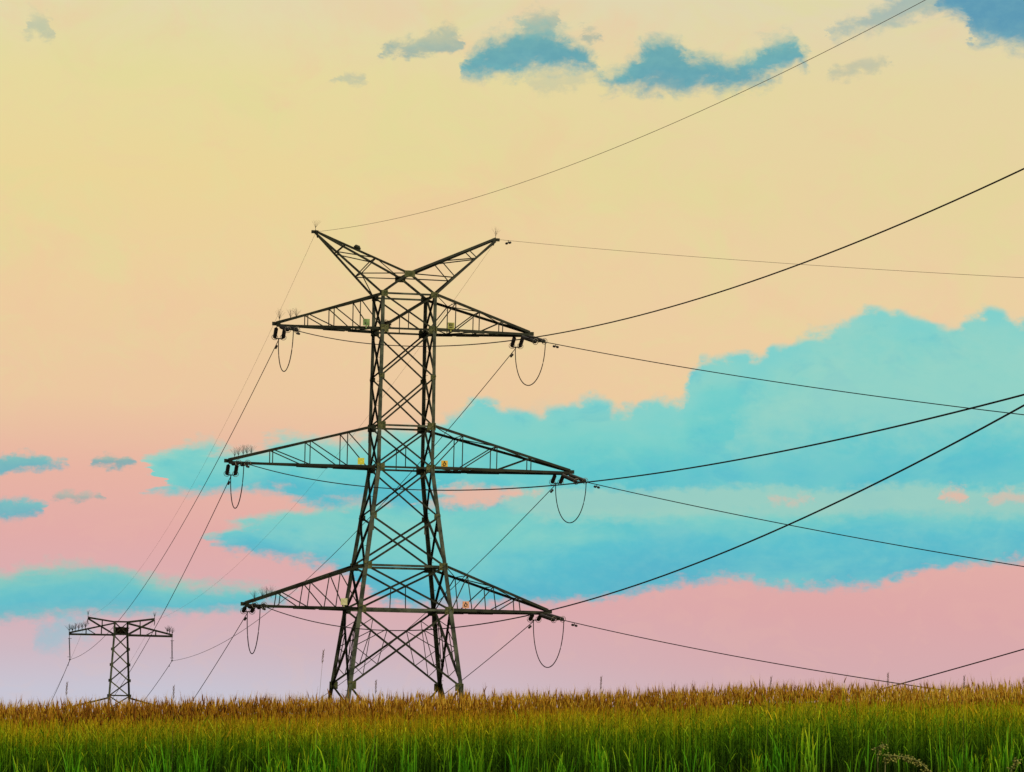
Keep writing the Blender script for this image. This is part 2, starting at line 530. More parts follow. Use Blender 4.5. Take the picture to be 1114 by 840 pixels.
ys = list(np.concatenate([np.arange(-30, 30, 5), np.arange(30, 62, 1.0), np.arange(62, 200, 8), np.arange(200, 800, 40), np.arange(800, 3201, 200)]))
gv, gf = [], []
nx = 61
for y in ys:
    half = 26 + max(0, y) * 0.75
    for i in range(nx):
        s = (i / (nx - 1)) * 2 - 1
        x = half * s
        gv.append((x, y, ground_z(x, y) + (0.03 * math.sin(x * 2.1 + y) if y < 60 else 0)))
for j in range(len(ys) - 1):
    for i in range(nx - 1):
        a = j * nx + i
        gf.append((a, a + 1, a + nx + 1, a + nx))
gme = bpy.data.meshes.new('ground')
gme.from_pydata(gv, [], gf)
gme.materials.append(material('field_soil', (0.10, 0.055, 0.010), (0.07, 0.07, 0.010), 1.6, 0.95, spec=0.1, bump=0.3))
ground = bpy.data.objects.new('ground', gme)
COL.objects.link(ground)
tag(ground, kind='structure')

# ------------------------------------------------------------------ the tall tower
X0, Y0, YAW = -4.1376, 150.0, 0.20162
BASE = ground_z(X0, Y0) - 0.02
LV = {'T': 15.42, 'U': 14.10, 'N': 12.30, 'V': 10.45, 'W': 8.88, 'I': 7.04, 'X': 5.18, 'Y': 3.55, 'Z': 0.70}
WD = {'T': 1.02, 'U': 1.015, 'N': 1.03, 'V': 1.045, 'W': 1.04, 'I': 1.275, 'X': 1.522, 'Y': 1.736, 'Z': 2.112}
LV['G'] = BASE
WD['G'] = WD['Z'] + (WD['Z'] - WD['Y']) / (LV['Y'] - LV['Z']) * (LV['Z'] - BASE)
PEAK_Z, APEX_Z, PEAK_L = 17.72, 16.19, 3.47
ARMS = (('U', 'T', 4.85), ('W', 'V', 6.53), ('Y', 'X', 5.77))
ca, sa = math.cos(YAW), math.sin(YAW)
AV, BV = Vector((ca, sa, 0)), Vector((-sa, ca, 0))


def tw(a, b, z):
    """tower point to world"""
    return Vector((X0, Y0, 0)) + AV * a + BV * b + Vector((0, 0, z))


tower = empty('lattice_tower', (X0, Y0, BASE), YAW)
tag(tower, 'tall dark steel lattice tower with three crossarms and a forked top behind the wheat', 'power pylon', 'steel lattice towers of the power line')


def tl(a, b, z):
    return Vector((a, b, z - BASE))


def corner(l, sx, sy):
    return tl(sx * WD[l], sy * WD[l], LV[l])


ORDER = ['G', 'Z', 'Y', 'X', 'I', 'W', 'V', 'N', 'U', 'T']
for sx in (-1, 1):
    for sy in (-1, 1):
        mb = MB()
        for l0, l1 in zip(ORDER, ORDER[1:]):
            wl = 0.15 if l0 in 'GZYXI' else 0.125
            p, q = corner(l0, sx, sy), corner(l1, sx, sy)
            # flanges look along the two faces
            n = Vector((-sx, 0, 0))
            d = (q - p).normalized()
            if d.cross(n).y * (-sy) < 0:
                n = Vector((0, -sy, 0))
            mb.bar(p, q, wl, 0.022, n)
            for k in range(int((q - p).length / 0.42)):
                c = p + (q - p) * ((k + 0.5) / max(1, int((q - p).length / 0.42)))
                if sx * sy > 0:
                    mb.tube([c, c + Vector((sx * 0.13, 0, 0))], 0.008, 4)
        # splice plates
        for l in ('I', 'V', 'Y'):
            c = corner(l, sx, sy)
            mb.box(c + Vector((-sx * 0.02, sy * 0.05, -0.35)), (0.06, 0, 0), (0, 0.008, 0), (0, 0, 0.22))
        mb.build('leg', M_LEG, tower)

FACES = [((-1, -1), (1, -1), Vector((0, -1, 0))), ((-1, 1), (1, 1), Vector((0, 1, 0))),
         ((-1, -1), (-1, 1), Vector((-1, 0, 0))), ((1, -1), (1, 1), Vector((1, 0, 0)))]
for l0, l1 in zip(ORDER, ORDER[1:]):
    for fi, (c0, c1, nrm) in enumerate(FACES):
        a0, b0, a1, b1 = corner(l0, *c0), corner(l0, *c1), corner(l1, *c0), corner(l1, *c1)
        wb = 0.078 if l0 in 'GZYX' else 0.066
        MB().bar(a0 + nrm * 0.02, b1 + nrm * 0.02, wb, 0.011, nrm).build('diagonal_brace', M_STEEL, tower)
        MB().bar(b0 - nrm * 0.03, a1 - nrm * 0.03, wb, 0.011, -nrm).build('diagonal_brace', M_STEEL, tower)
        ctr = (a0 + b1 + b0 + a1) / 4
        # true crossing point of the X
        wa, wb2 = (b0 - a0).length, (b1 - a1).length
        s = wa / (wa + wb2)
        crossing = a0 + (b1 - a0) * s
        if fi < 2 and l0 in 'UWY':
            m = (a0 + b0) / 2
            MB().bar(crossing, Vector((crossing.x, m.y, m.z)), 0.032, 0.007, nrm).build('hanger', M_STEEL, tower)
        if l0 == 'Z':
            # secondary members of the tall bottom panel
            def on(p, q, t):
                return p + (q - p) * t
            for Ld, Lu, Dlow, Dup in ((a0, a1, (a0, b1), (a1, b0)), (b0, b1, (b0, a1), (b1, a0))):
                mb = MB()
                lo = on(*Dlow, 0.27)
                up = on(*Dup, 0.27)
                lm = on(Ld, Lu, 0.5)
                mb.bar(lo, up, 0.03, 0.007, nrm)
                mb.bar(lo, lm, 0.03, 0.007, nrm)
                mb.bar(up, lm, 0.03, 0.007, nrm)
                lo2 = on(*Dlow, 0.13)
                up2 = on(*Dup, 0.13)
                mb.bar(lo2, up2, 0.028, 0.006, nrm)
                mb.bar(lo2, on(Ld, Lu, 0.27), 0.028, 0.006, nrm)
                mb.bar(up2, on(Ld, Lu, 0.73), 0.028, 0.006, nrm)
                mb.build('secondary_bracing', M_STEEL, tower)
for l in ('Y', 'X', 'W', 'V', 'U', 'T'):
    for c0, c1, nrm in FACES:
        MB().bar(corner(l, *c0), corner(l, *c1), 0.085 if l in 'YX' else 0.075, 0.012, (0, 0, -1)).build('horizontal_strut', M_STEEL if l in 'UW' else M_LEG, tower)
for l in ORDER[1:]:
    for sx in (-1, 1):
        for sy in (-1, 1):
            c = corner(l, sx, sy)
            s = {'T': 0.8, 'N': 0.62, 'I': 0.75}.get(l, 1.0)
            mb = MB().box(c + Vector((-sx * 0.09 * s, sy * 0.03, -0.02)), (0.16 * s, 0, 0), (0, 0.008, 0), (0, 0, 0.14 * s))
            mb.box(c + Vector((sx * 0.035, -sy * 0.05 * s, 0)), (0.008, 0, 0), (0, 0.12 * s, 0), (0, 0, 0.12 * s))
            for bx in (-0.1, 0.0, 0.1):
                for bz in (-0.07, 0.07):
                    mb.box(c + Vector((-sx * 0.09 * s + bx * s, sy * 0.045, -0.02 + bz * s)), (0.012, 0, 0), (0, 0.01, 0), (0, 0, 0.012))
            mb.build('gusset_plate', M_PLATE, tower)


def spike_fan(parent, p, h, mat=M_STEEL, n=12, r=0.0032, spread=0.6):
    """bird guard: a short post with stiff wires fanning upward"""
    mb = MB()
    p = Vector(p)
    mb.tube([p, p + Vector((0, 0, h * 0.3))], r * 2.6, 5)
    for k in range(n):
        a = -1 + 2 * k / (n - 1)
        an = random.uniform(-0.5, 0.5) + (0 if k % 2 else math.pi / 2 * random.uniform(0, 1))
        d = Vector((math.sin(a * spread) * math.cos(an), math.sin(a * spread) * math.sin(an), math.cos(a * spread)))
        L = h * random.uniform(0.75, 1.05)
        b = p + Vector((0, 0, h * 0.27))
        mb.tube([b, b + d * L * 0.5, b + d * L + Vector((a * 0.03, 0, -0.01))], [r, r, r * 0.6], 4)
    return mb.build('bird_spike', mat, parent)


def sign_plate(parent, c, mat, kind, s=0.125):
    """square phase plate facing the field road (towards -b)"""
    c = Vector(c)
    mb = MB().box(c, (s, 0, 0), (0, 0.01, 0), (0, 0, s))
    mb.box(c + Vector((0, 0.02, -s - 0.04)), (0.02, 0, 0), (0, 0.008, 0), (0, 0, 0.06))
    o = mb.build('sign_plate', mat, parent)
    if kind == 'ring':
        MB().ring(c + Vector((0, -0.014, -0.01)), (0, 1, 0), s * 0.42, s * 0.12, 14, 5).box(c + Vector((0, -0.013, s * 0.62)), (s * 0.1, 0, 0), (0, 0.006, 0), (0, 0, s * 0.22)).build('plate_mark', M_MARK, o)
    elif kind == 'bars':
        m = MB()
        for zz in (-0.5, 0.05, 0.55):
            m.box(c + Vector((0, -0.013, zz * s)), (s * 0.5, 0, 0), (0, 0.004, 0), (0, 0, s * 0.11))
        m.box(c + Vector((-s * 0.5, -0.0125, 0.3 * s)), (s * 0.1, 0, 0), (0, 0.003, 0), (0, 0, s * 0.3))
        m.build('plate_mark', M_MARK, o)
    elif kind == 'dot':
        MB().box(c + Vector((-s * 0.3, -0.013, -s * 0.3)), (s * 0.2, 0, 0), (0, 0.004, 0), (0, 0, s * 0.25)).build('plate_mark', M_MARK, o)
    return o


def crossarm(lb, lt, L, s):
    zb, zt = LV[lb], LV[lt]
    wb, wt = WD[lb], WD[lt]
    tip = tl(s * L, 0, zb + 0.02)
    ch = MB()
    chords = {}
    for sy in (-1, 1):
        b0 = corner(lb, s, sy)
        t0 = corner(lt, s, sy)
        tb = tip + Vector((0, sy * 0.07, 0))
        tt = tip + Vector((0, sy * 0.07, 0.10))
        ch.bar(b0, tb, 0.095, 0.016, (0, -sy, 0))
        ch.bar(t0, tt, 0.09, 0.016, (0, -sy, 0))
        # lap plates that thicken the chords towards the body
        for k0, k1 in ((0.0, 0.26), (0.3, 0.52)):
            ch.bar(b0.lerp(tb, k0) - Vector((0, 0, 0.03)), b0.lerp(tb, k1) - Vector((0, 0, 0.03)), 0.075, 0.014, (0, -sy, 0))
        chords[sy] = (b0, tb, t0, tt)
    ch.box(tip + Vector((s * 0.02, 0, 0.06)), (0.16, 0, 0), (0, 0.012, 0), (0, 0, 0.07))
    ch.box(tip + Vector((-s * 0.28, 0, 0.03)), (0.34, 0, 0), (0, 0.09, 0), (0, 0, 0.012))
    arm = ch.build('crossarm', M_STEEL, tower)
    ks = (0.21, 0.46, 0.71)                      # 0 at the body, 1 at the tip
    for sy in (-1, 1):
        b0, tb, t0, tt = chords[sy]
        prev = 0.0
        for k in ks:
            B, T = b0.lerp(tb, k), t0.lerp(tt, k)
            MB().bar(B, T, 0.038, 0.008, (0, sy, 0)).build('hanger', M_STEEL, arm)
            MB().bar(b0.lerp(tb, prev), T, 0.042, 0.008, (0, sy, 0)).build('diagonal_brace', M_STEEL, arm)
            prev = k
    nB, nT = chords[-1], chords[1]
    zig = [0.0, 0.21, 0.46, 0.71, 0.88]
    for i, (k0, k1) in enumerate(zip(zig, zig[1:])):
        A, B = (nB, nT) if i % 2 == 0 else (nT, nB)
        MB().bar(A[2].lerp(A[3], k0), B[2].lerp(B[3], k1), 0.035, 0.008, (0, 0, 1)).build('diagonal_brace', M_STEEL, arm)
        MB().bar(A[0].lerp(A[1], k0), B[0].lerp(B[1], k1), 0.04, 0.008, (0, 0, 1)).build('diagonal_brace', M_STEEL, arm)
        MB().bar(B[0].lerp(B[1], k1), A[0].lerp(A[1], k1), 0.035, 0.008, (0, 0, 1)).build('cross_strut', M_STEEL, arm)
        MB().bar(B[2].lerp(B[3], k1), A[2].lerp(A[3], k1), 0.03, 0.008, (0, 0, 1)).build('cross_strut', M_STEEL, arm)
    return arm


arms = {}
for (lb, lt, L) in ARMS:
    for s in (-1, 1):
        arms[lb, s] = crossarm(lb, lt, L, s)
for lb, L, offs in (('U', 4.85, (0.10, 0.52, 0.72)), ('W', 6.53, (0.20, 0.36, 0.52, 0.68, 0.84)), ('Y', 5.77, (0.34, 0.62, 0.78, 0.95))):
    for k, o in enumerate(offs):
        zz = LV[lb] + 0.12 + o * 0.22
        spike_fan(arms[lb, -1], tl(-L + o, random.choice((-0.08, 0.06)), zz), random.uniform(0.32, 0.44))
for lb, L in (('U', 4.85), ('W', 6.53), ('Y', 5.77)):
    pass
sign_plate(arms['U', -1], tl(-1.60, -0.95, LV['U'] + 0.18), M_GREENP, 'dot')
sign_plate(arms['U', 1], tl(1.64, -0.93, LV['U'] + 0.17), M_OLIVEP, 'bars')
sign_plate(arms['W', -1], tl(-1.68, -0.95, LV['W'] + 0.17), M_YELP, None)
sign_plate(arms['W', 1], tl(1.50, -0.95, LV['W'] + 0.17), M_AMBP, 'ring')
sign_plate(arms['Y', -1], tl(-2.29, -1.52, LV['Y'] + 0.22), M_CREAMP, None)
sign_plate(arms['Y', 1], tl(2.32, -1.52, LV['Y'] + 0.22), M_PINKP, 'ring')

# forked top
for sy in (-1, 1):
    ap = tl(0, sy * WD['T'], APEX_Z)
    for s in (-1, 1):
        MB().bar(corner('T', s, sy), ap, 0.095, 0.016, (0, -sy, 0)).build('apex_strut', M_STEEL, tower)
    MB().box(ap + Vector((0, sy * 0.02, -0.02)), (0.2, 0, 0), (0, 0.012, 0), (0, 0, 0.12)).build('gusset_plate', M_PLATE, tower)
MB().bar(tl(0, -WD['T'], APEX_Z), tl(0, WD['T'], APEX_Z), 0.11, 0.018, (0, 0, -1)).build('apex_strut', M_STEEL, tower)
for s in (-1, 1):
    tip = tl(s * PEAK_L, 0, PEAK_Z)
    ch = MB()
    cds = {}
    for sy in (-1, 1):
        ap = tl(0, sy * WD['T'], APEX_Z)
        lo = corner('T', s, sy)
        t1 = tip + Vector((0, sy * 0.05, 0.03))
        ch.bar(ap, t1, 0.085, 0.015, (0, -sy, 0))
        ch.bar(lo, t1 - Vector((0, 0, 0.07)), 0.085, 0.015, (0, -sy, 0))
        cds[sy] = (ap, t1, lo, t1 - Vector((0, 0, 0.07)))
    ch.box(tip + Vector((s * 0.02, 0, 0)), (0.13, 0, 0), (0, 0.05, 0), (0, 0, 0.055))
    pk = ch.build('earth_peak', M_STEEL, tower)
    for sy in (-1, 1):
        ap, t1, lo, t2 = cds[sy]
        up = [ap.lerp(t1, k) for k in (0, 0.36, 0.68)]
        lw = [lo.lerp(t2, k) for k in (0.32, 0.68)]
        for p, q in ((up[0], lw[0]), (lw[0], up[1]), (up[1], lw[1]), (lw[1], up[2])):
            MB().bar(p, q, 0.04, 0.009, (0, sy, 0)).build('diagonal_brace', M_STEEL, pk)
    for k, j in ((0.36, 0), (0.68, 0), (0.32, 2), (0.68, 2)):
        MB().bar(cds[-1][j].lerp(cds[-1][j + 1], k), cds[1][j].lerp(cds[1][j + 1], k), 0.04, 0.009, (0, 0, 1)).build('cross_strut', M_STEEL, pk)
    MB().bar(cds[-1][2].lerp(cds[-1][3], 0.32), cds[1][2], 0.04, 0.009, (0, 0, 1)).build('diagonal_brace', M_STEEL, pk)
    MB().bar(cds[-1][0].lerp(cds[-1][1], 0.36), cds[1][0], 0.035, 0.009, (0, 0, 1)).build('diagonal_brace', M_STEEL, pk)
    spike_fan(pk, tip + Vector((0, 0, 0.05)), 0.36, n=8)
    MB().tube([tip + Vector((-0.04 * s, 0, -0.03)), tip + Vector((-0.09 * s, 0, -0.22))], 0.03, 6).build('earth_clamp', M_STEEL, pk)
    if s < 0:
        j = cds[-1][0].lerp(cds[-1][1], 0.56)
        MB().tube([j + Vector((-0.12, 0, 0.09)), j + Vector((-0.05, 0, 0.12)), j + Vector((0.06, 0, 0.08)), j + Vector((0.13, 0, 0.0))], [0.03, 0.07, 0.075, 0.03], 8).build('splice_clamp', M_STEEL, pk)

# ------------------------------------------------------------------ the far tower of the same line
C2 = Vector((-34.364, 355.0, 0))
YAW2 = math.radians(5.7)
BASE2 = ground_z(C2.x, C2.y) - 0.02
far = empty('lattice_tower', (C2.x, C2.y, BASE2), YAW2)
tag(far, 'small distant lattice tower with a flat double-peaked head and one full crossarm in view', 'power pylon', 'steel lattice towers of the power line')
A2, B2 = Vector((math.cos(YAW2), math.sin(YAW2), 0)), Vector((-math.sin(YAW2), math.cos(YAW2), 0))


def t2(a, b, z):
    return Vector((a, b, z - BASE2))


def t2w(a, b, z):
    return C2 + A2 * a + B2 * b + Vector((0, 0, z))


def w2(z):
    return 0.61 + max(0.0, 5.72 - z) * 0.0545


for sx in (-1, 1):
    for sy in (-1, 1):
        mb = MB()
        zz = [BASE2, 0.3, 5.72, 6.85]
        for z0, z1 in zip(zz, zz[1:]):
            mb.bar(t2(sx * w2(z0), sy * w2(z0), z0), t2(sx * w2(z1), sy * w2(z1), z1), 0.17, 0.024, (-sx, 0, 0))
        mb.build('leg', M_LEG, far)
zs = [BASE2 + 0.3, -9.6, -7.4, -5.4, -3.6, -2.1, -0.9, 0.27, 1.62, 3.02, 4.40, 5.66]
for z0, z1 in zip(zs, zs[1:]):
    for sy in (-1, 1):
        s = 1 if sy < 0 else -1
        MB().bar(t2(-s * w2(z0), sy * w2(z0), z0), t2(s * w2(z1), sy * w2(z1), z1), 0.11, 0.014, (0, sy, 0)).build('diagonal_brace', M_STEEL if sy < 0 else M_PLATE, far)  # back braces get the paler material, painting in the light on them
    for sx in (-1, 1):
        MB().bar(t2(sx * w2(z0), -w2(z0), z0), t2(sx * w2(z1), w2(z1), z1), 0.09, 0.014, (sx, 0, 0)).build('diagonal_brace', M_STEEL, far)
    for sx in (-1, 1):
        MB().box(t2(sx * w2(z1), -w2(z1) - 0.03, z1), (0.16, 0, 0), (0, 0.01, 0), (0, 0, 0.13)).build('gusset_plate', M_STEEL, far)
for z in (0.27, 5.70, 6.82):
    for sy in (-1, 1):
        MB().bar(t2(-w2(z), sy * w2(z), z), t2(w2(z), sy * w2(z), z), 0.12, 0.015, (0, 0, 1)).build('horizontal_strut', M_STEEL, far)
for sy in (-1, 1):
    MB().bar(t2(-0.6, sy * 0.6, 5.72), t2(0.6, sy * 0.6, 6.8), 0.07, 0.012, (0, sy, 0)).build('diagonal_brace', M_STEEL, far)
    MB().bar(t2(0.6, sy * 0.6, 5.72), t2(-0.6, sy * 0.6, 6.8), 0.07, 0.012, (0, sy, 0)).build('diagonal_brace', M_STEEL, far)
for s in (-1, 1):
    for (zb, zt, L) in ((5.66, 6.70, 4.6), (-1.45, 0.08, 6.3)):
        ch = MB()
        for sy in (-1, 1):
            w = w2(zb)
            ch.bar(t2(s * w, sy * w, zb if zb > 0 else zb), t2(s * L, sy * 0.06, zb - (0.02 if zb > 0 else 0.05)), 0.13, 0.018, (0, -sy, 0))
            ch.bar(t2(s * w2(zt), sy * w2(zt), zt), t2(s * L, sy * 0.06, zb + 0.1), 0.11, 0.018, (0, -sy, 0))
        arm = ch.build('crossarm', M_STEEL, far)
        for k in (0.28, 0.62):
            for sy in (-1, 1):
                a = w2(zb) + (L - w2(zb)) * k
                b = w2(zb) * (1 - k)
                MB().bar(t2(s * a, sy * b, zb), t2(s * a, sy * b, zt + (zb + 0.1 - zt) * k), 0.075, 0.012, (0, sy, 0)).build('hanger', M_STEEL, arm)
                if k > 0.5:
                    MB().bar(t2(s * a, sy * b, zt + (zb + 0.1 - zt) * 0.55), t2(s * (a - 0.9), sy * (b + 0.1), zb), 0.06, 0.012, (0, sy, 0)).build('diagonal_brace', M_STEEL, arm)
        if zb > 0:
            for o in ((0.02, 0.3, 0.55, 0.85, 1.15, 1.45) if s < 0 else (0.05, 0.28, 0.5)):
                spike_fan(arm, t2(s * (L - o), 0, zb + 0.1 + o * 0.25), random.uniform(0.5, 0.7), r=0.012, n=8, spread=0.7)
    tip = t2(s * 2.95, 0, 7.12)
    ch = MB()
    for sy in (-1, 1):
        ch.bar(t2(s * 0.58, sy * 0.58, 6.82), tip + Vector((0, sy * 0.05, 0.04)), 0.12, 0.016, (0, -sy, 0))
        ch.bar(t2(s * 0.62, sy * 0.6, 5.72), tip + Vector((0, sy * 0.05, -0.05)), 0.12, 0.016, (0, -sy, 0))
    pk = ch.build('earth_peak', M_STEEL, far)
    for sy in (-1, 1):
        k = 0.46
        MB().bar(t2(s * (0.6 + 2.35 * k), sy * 0.6 * (1 - k), 6.82 + 0.3 * k), t2(s * (0.6 + 2.35 * k), sy * 0.6 * (1 - k), 5.72 + 1.35 * k), 0.07, 0.012, (0, sy, 0)).build('hanger', M_STEEL, pk)
    spike_fan(pk, tip + Vector((0, 0, 0.04)), 0.55, r=0.011, n=5, spread=0.35)
    MB().tube([tip, tip + Vector((0.02 * s, 0, -0.28)), tip + Vector((-0.03 * s, 0, -0.55))], [0.03, 0.045, 0.03], 6).build('earth_clamp', M_STEEL, pk)


# ------------------------------------------------------------------ insulators, jumpers and cables
def disc_string(mb, p, q, n, R, core=0.03):
    p, q = Vector(p), Vector(q)
    d = (q - p).normalized()
    pts, rs = [p], [core]
    L = (q - p).length
    for i in range(n):
        t0 = (i + 0.12) / n * L
        t1 = (i + 0.42) / n * L
        tm = (i + 0.8) / n * L
        pts += [p + d * t0, p + d * (t0 + 0.004), p + d * t1, p + d * tm]
        rs += [core, R * 0.62, R, core]
    pts.append(q)
    rs.append(core)
    return mb.tube(pts, rs, 10)


def heading(deg):
    h = math.radians(deg)
    return Vector((math.sin(h), math.cos(h), 0))


PHASES = {'TL': ('U', -1, 4.85, 'top'), 'TR': ('U', 1, 4.85, 'top'), 'ML': ('W', -1, 6.53, 'middle'), 'MR': ('W', 1, 6.53, 'middle'),
          'BL': ('Y', -1, 5.77, 'bottom'), 'BR': ('Y', 1, 5.77, 'bottom')}
# heading, then height along the span: z0 + s t + c t^2
NEAR = {'TL': (166, 14.06, -0.14356, 0.00127), 'TR': (156, 13.98, -0.15863, 0.00054), 'ML': (167.5, 8.98, -0.10525, 0.00072),
        'MR': (156, 8.72, -0.14287, 0.00052), 'BL': (168, 3.713, -0.08551, 0.00118), 'BR': (156, 3.446, -0.11193, 0.00076)}
AWAY = {'TL': (-8.361, 207.7, 13.647, -0.10128, 0.000249), 'ML': (-8.366, 207.9, 8.430, -0.11822, 0.000252), 'BL': (-8.383, 207.8, 3.317, -0.12252, 0.00025),
        'TR': (-8.345, 206.8, 13.667, -0.09954, 0.000243), 'MR': (-8.34, 206.6, 8.510, -0.1157, 0.00026), 'BR': (-8.323, 206.7, 3.267, -0.11354, 0.00025)}
SIDE = {-1: 'left', 1: 'right'}


def cable(name, pts, r, label, cat, group=None, dampers=(), mat=None):
    mb = MB().tube(pts, r, 6)
    o = mb.build(name, mat or M_WIRE, loc=pts[0], smooth=True)
    tag(o, label, cat, group)
    for c, d in dampers:
        c, d = Vector(c) - Vector(pts[0]), Vector(d).normalized()
        m = MB()
        m.tube([c + Vector((0, 0, 0.01)), c - Vector((0, 0, 0.09))], 0.016, 6)
        m.tube([c - Vector((0, 0, 0.09)) - d * 0.17, c - Vector((0, 0, 0.085)), c - Vector((0, 0, 0.09)) + d * 0.17], 0.009, 5)
        for s in (-1, 1):
            e = c - Vector((0, 0, 0.095)) + d * 0.15 * s
            m.tube([e - d * 0.06, e - d * 0.045, e + d * 0.045, e + d * 0.06], [0.025, 0.045, 0.045, 0.025], 8)
        m.build('vibration_damper', M_INS, o)
    return o


def insulator_pair(a1, a2, e1, e2, end, label):
    """two parallel strings of discs with a yoke and end rings; a* on the crossarm, e* at the yoke"""
    a1, a2, e1, e2, end = map(Vector, (a1, a2, e1, e2, end))
    root = empty('insulator_pair', a1)
    tag(root, label, 'insulator', 'twin insulator strings of the tall tower')
    o = root.location
    for a, e in ((a1, e1), (a2, e2)):
        a, e = a - o, e - o
        d = (e - a).normalized()
        L = (e - a).length
        lk = min(0.10, L * 0.15)
        st = disc_string(MB(), a + d * lk, e - d * 0.06, max(5, int(L / 0.11)), 0.078).tube([a, a + d * lk * 1.05], 0.02, 6).build('insulator_string', M_INS, root)
        MB().ring(e - d * 0.09, d, 0.115, 0.011).tube([e - d * 0.1, e - d * 0.09 + d.orthogonal().normalized() * 0.115], 0.007, 4).build('arcing_ring', M_RING, st)
    MB().tube([e1 - o, e2 - o], 0.022, 6).tube([(e1 + e2) / 2 - o, end - o], 0.022, 6).build('yoke_plate', M_STEEL, root)
    return root


for ph, (lb, s, L, arm_word) in PHASES.items():
    side = SIDE[s]
    zt = LV[lb]
    # --- side of the next tower, away from the viewer
    h, span, z0, sl, cv = AWAY[ph]
    u = heading(h)
    off = 0.15 if s < 0 else 0.40
    P0 = tw(s * (L - off), 0, 0)
    def away(t):
        return P0 + u * t + Vector((0, 0, z0 + sl * (t - 0.8) + cv * (t - 0.8) ** 2))
    end_a = away(0.85)
    at1, at2 = tw(s * (L - off + 0.16), 0.0, zt - 0.05), tw(s * (L - off - 0.16), 0.0, zt - 0.05)
    y1 = end_a + AV * s * 0.16 + Vector((0, 0, 0.05)) - u * 0.1
    y2 = end_a - AV * s * 0.16 + Vector((0, 0, 0.05)) - u * 0.1
    insulator_pair(at1, at2, y1, y2, end_a, f'twin dark insulator strings sloping down at the {side} end of the {arm_word} crossarm, away side')
    far_lab = {'TL': 'sagging cable from the top crossarm\'s left end to the distant tower\'s left insulator',
               'TR': 'sagging cable from the right end of the top crossarm to the distant tower\'s right insulator',
               'ML': 'cable falling behind the distant tower from the left end of the middle crossarm',
               'MR': 'cable passing behind the tower legs from the right end of the middle crossarm',
               'BL': 'cable dropping steeply to the wheat from the left end of the bottom crossarm',
               'BR': 'cable dropping to the tower foot from the right end of the bottom crossarm'}[ph]
    n = 70
    pts = [away(0.85 + (span - 0.85) * (i / n)) for i in range(n + 1)]
    if ph == 'TL':
        pts[-1] = t2w(-4.45, 0, 3.36)
    if ph == 'TR':
        pts[-1] = t2w(4.60, 0, 3.46)
    cable('power_cable', pts, 0.015, far_lab, 'power cable', 'conductor cables of the power line', [(away(1.75), away(2.2) - away(1.75))])
    # --- side towards the viewer
    h, z0n, sln, cvn = NEAR[ph]
    un = heading(h)
    Q0 = tw(s * (L - (0.3 if s < 0 else 0)), 0, 0)
    Ls = 1.75 if s < 0 else 1.5
    def near(t):
        return Q0 + un * t + Vector((0, 0, z0n + sln * t + cvn * t * t))
    end_n = near(Ls)
    b1, b2 = tw(s * (L - 0.05) , -0.06, zt - 0.03), tw(s * L - 0.33, -0.06, zt - 0.05)
    side_v = Vector((un.y, -un.x, 0)) * -1
    z1 = end_n + AV * 0.05 - un * 0.1 + Vector((0, 0, 0.03))
    z2 = end_n - AV * 0.30 - un * 0.1
    if s < 0:
        b1, b2 = tw(s * L + 0.47, -0.06, zt - 0.05), tw(s * L + 0.13, -0.06, zt - 0.03)
        z1, z2 = end_n + AV * 0.17 - un * 0.1, end_n - AV * 0.17 - un * 0.1
    insulator_pair(b1, b2, z1, z2, end_n, f'twin dark insulator strings reaching forward from the {side} end of the {arm_word} crossarm')
    near_lab = {'TL': 'cable from the top crossarm\'s left end, sagging behind the tower and climbing highest at right',
                'TR': 'cable falling gently to the right edge from the right end of the top crossarm',
                'ML': 'cable from the middle crossarm\'s left end that sags behind the tower then rises right',
                'MR': 'cable falling gently to the right from the right end of the middle crossarm',
                'BL': 'cable from the bottom crossarm\'s left end that climbs steeply across the cloud',
                'BR': 'cable falling to the wheat tops from the right end of the bottom crossarm'}[ph]
    tmax = 150 if s < 0 else 120
    n = 110
    pts = [near(Ls + (tmax - Ls) * i / n) for i in range(n + 1)]
    cable('power_cable', pts, 0.0165, near_lab, 'power cable', 'conductor cables of the power line', [(near(Ls + 0.95), near(Ls + 1.3) - near(Ls + 0.95))])
    # --- jumper between the two, hanging in a loop
    depth = {'TL': 1.36, 'TR': 1.52, 'ML': 1.42, 'MR': 1.5, 'BL': 1.66, 'BR': 1.76}[ph]
    jp = []
    for i in range(41):
        th = math.pi * i / 40
        p = end_a.lerp(end_n, 0.5 - 0.5 * math.cos(th))
        jp.append(p - Vector((0, 0, depth * math.sin(th) ** 0.95)))
    j = MB().tube(jp, 0.019, 6).build('jumper_cable', M_WIRE, loc=jp[0], smooth=True)
    tag(j, f'thin cable loop hanging below the {side} end of the {arm_word} crossarm of the tall tower', 'jumper cable', 'hanging jumper loops of the tall tower')

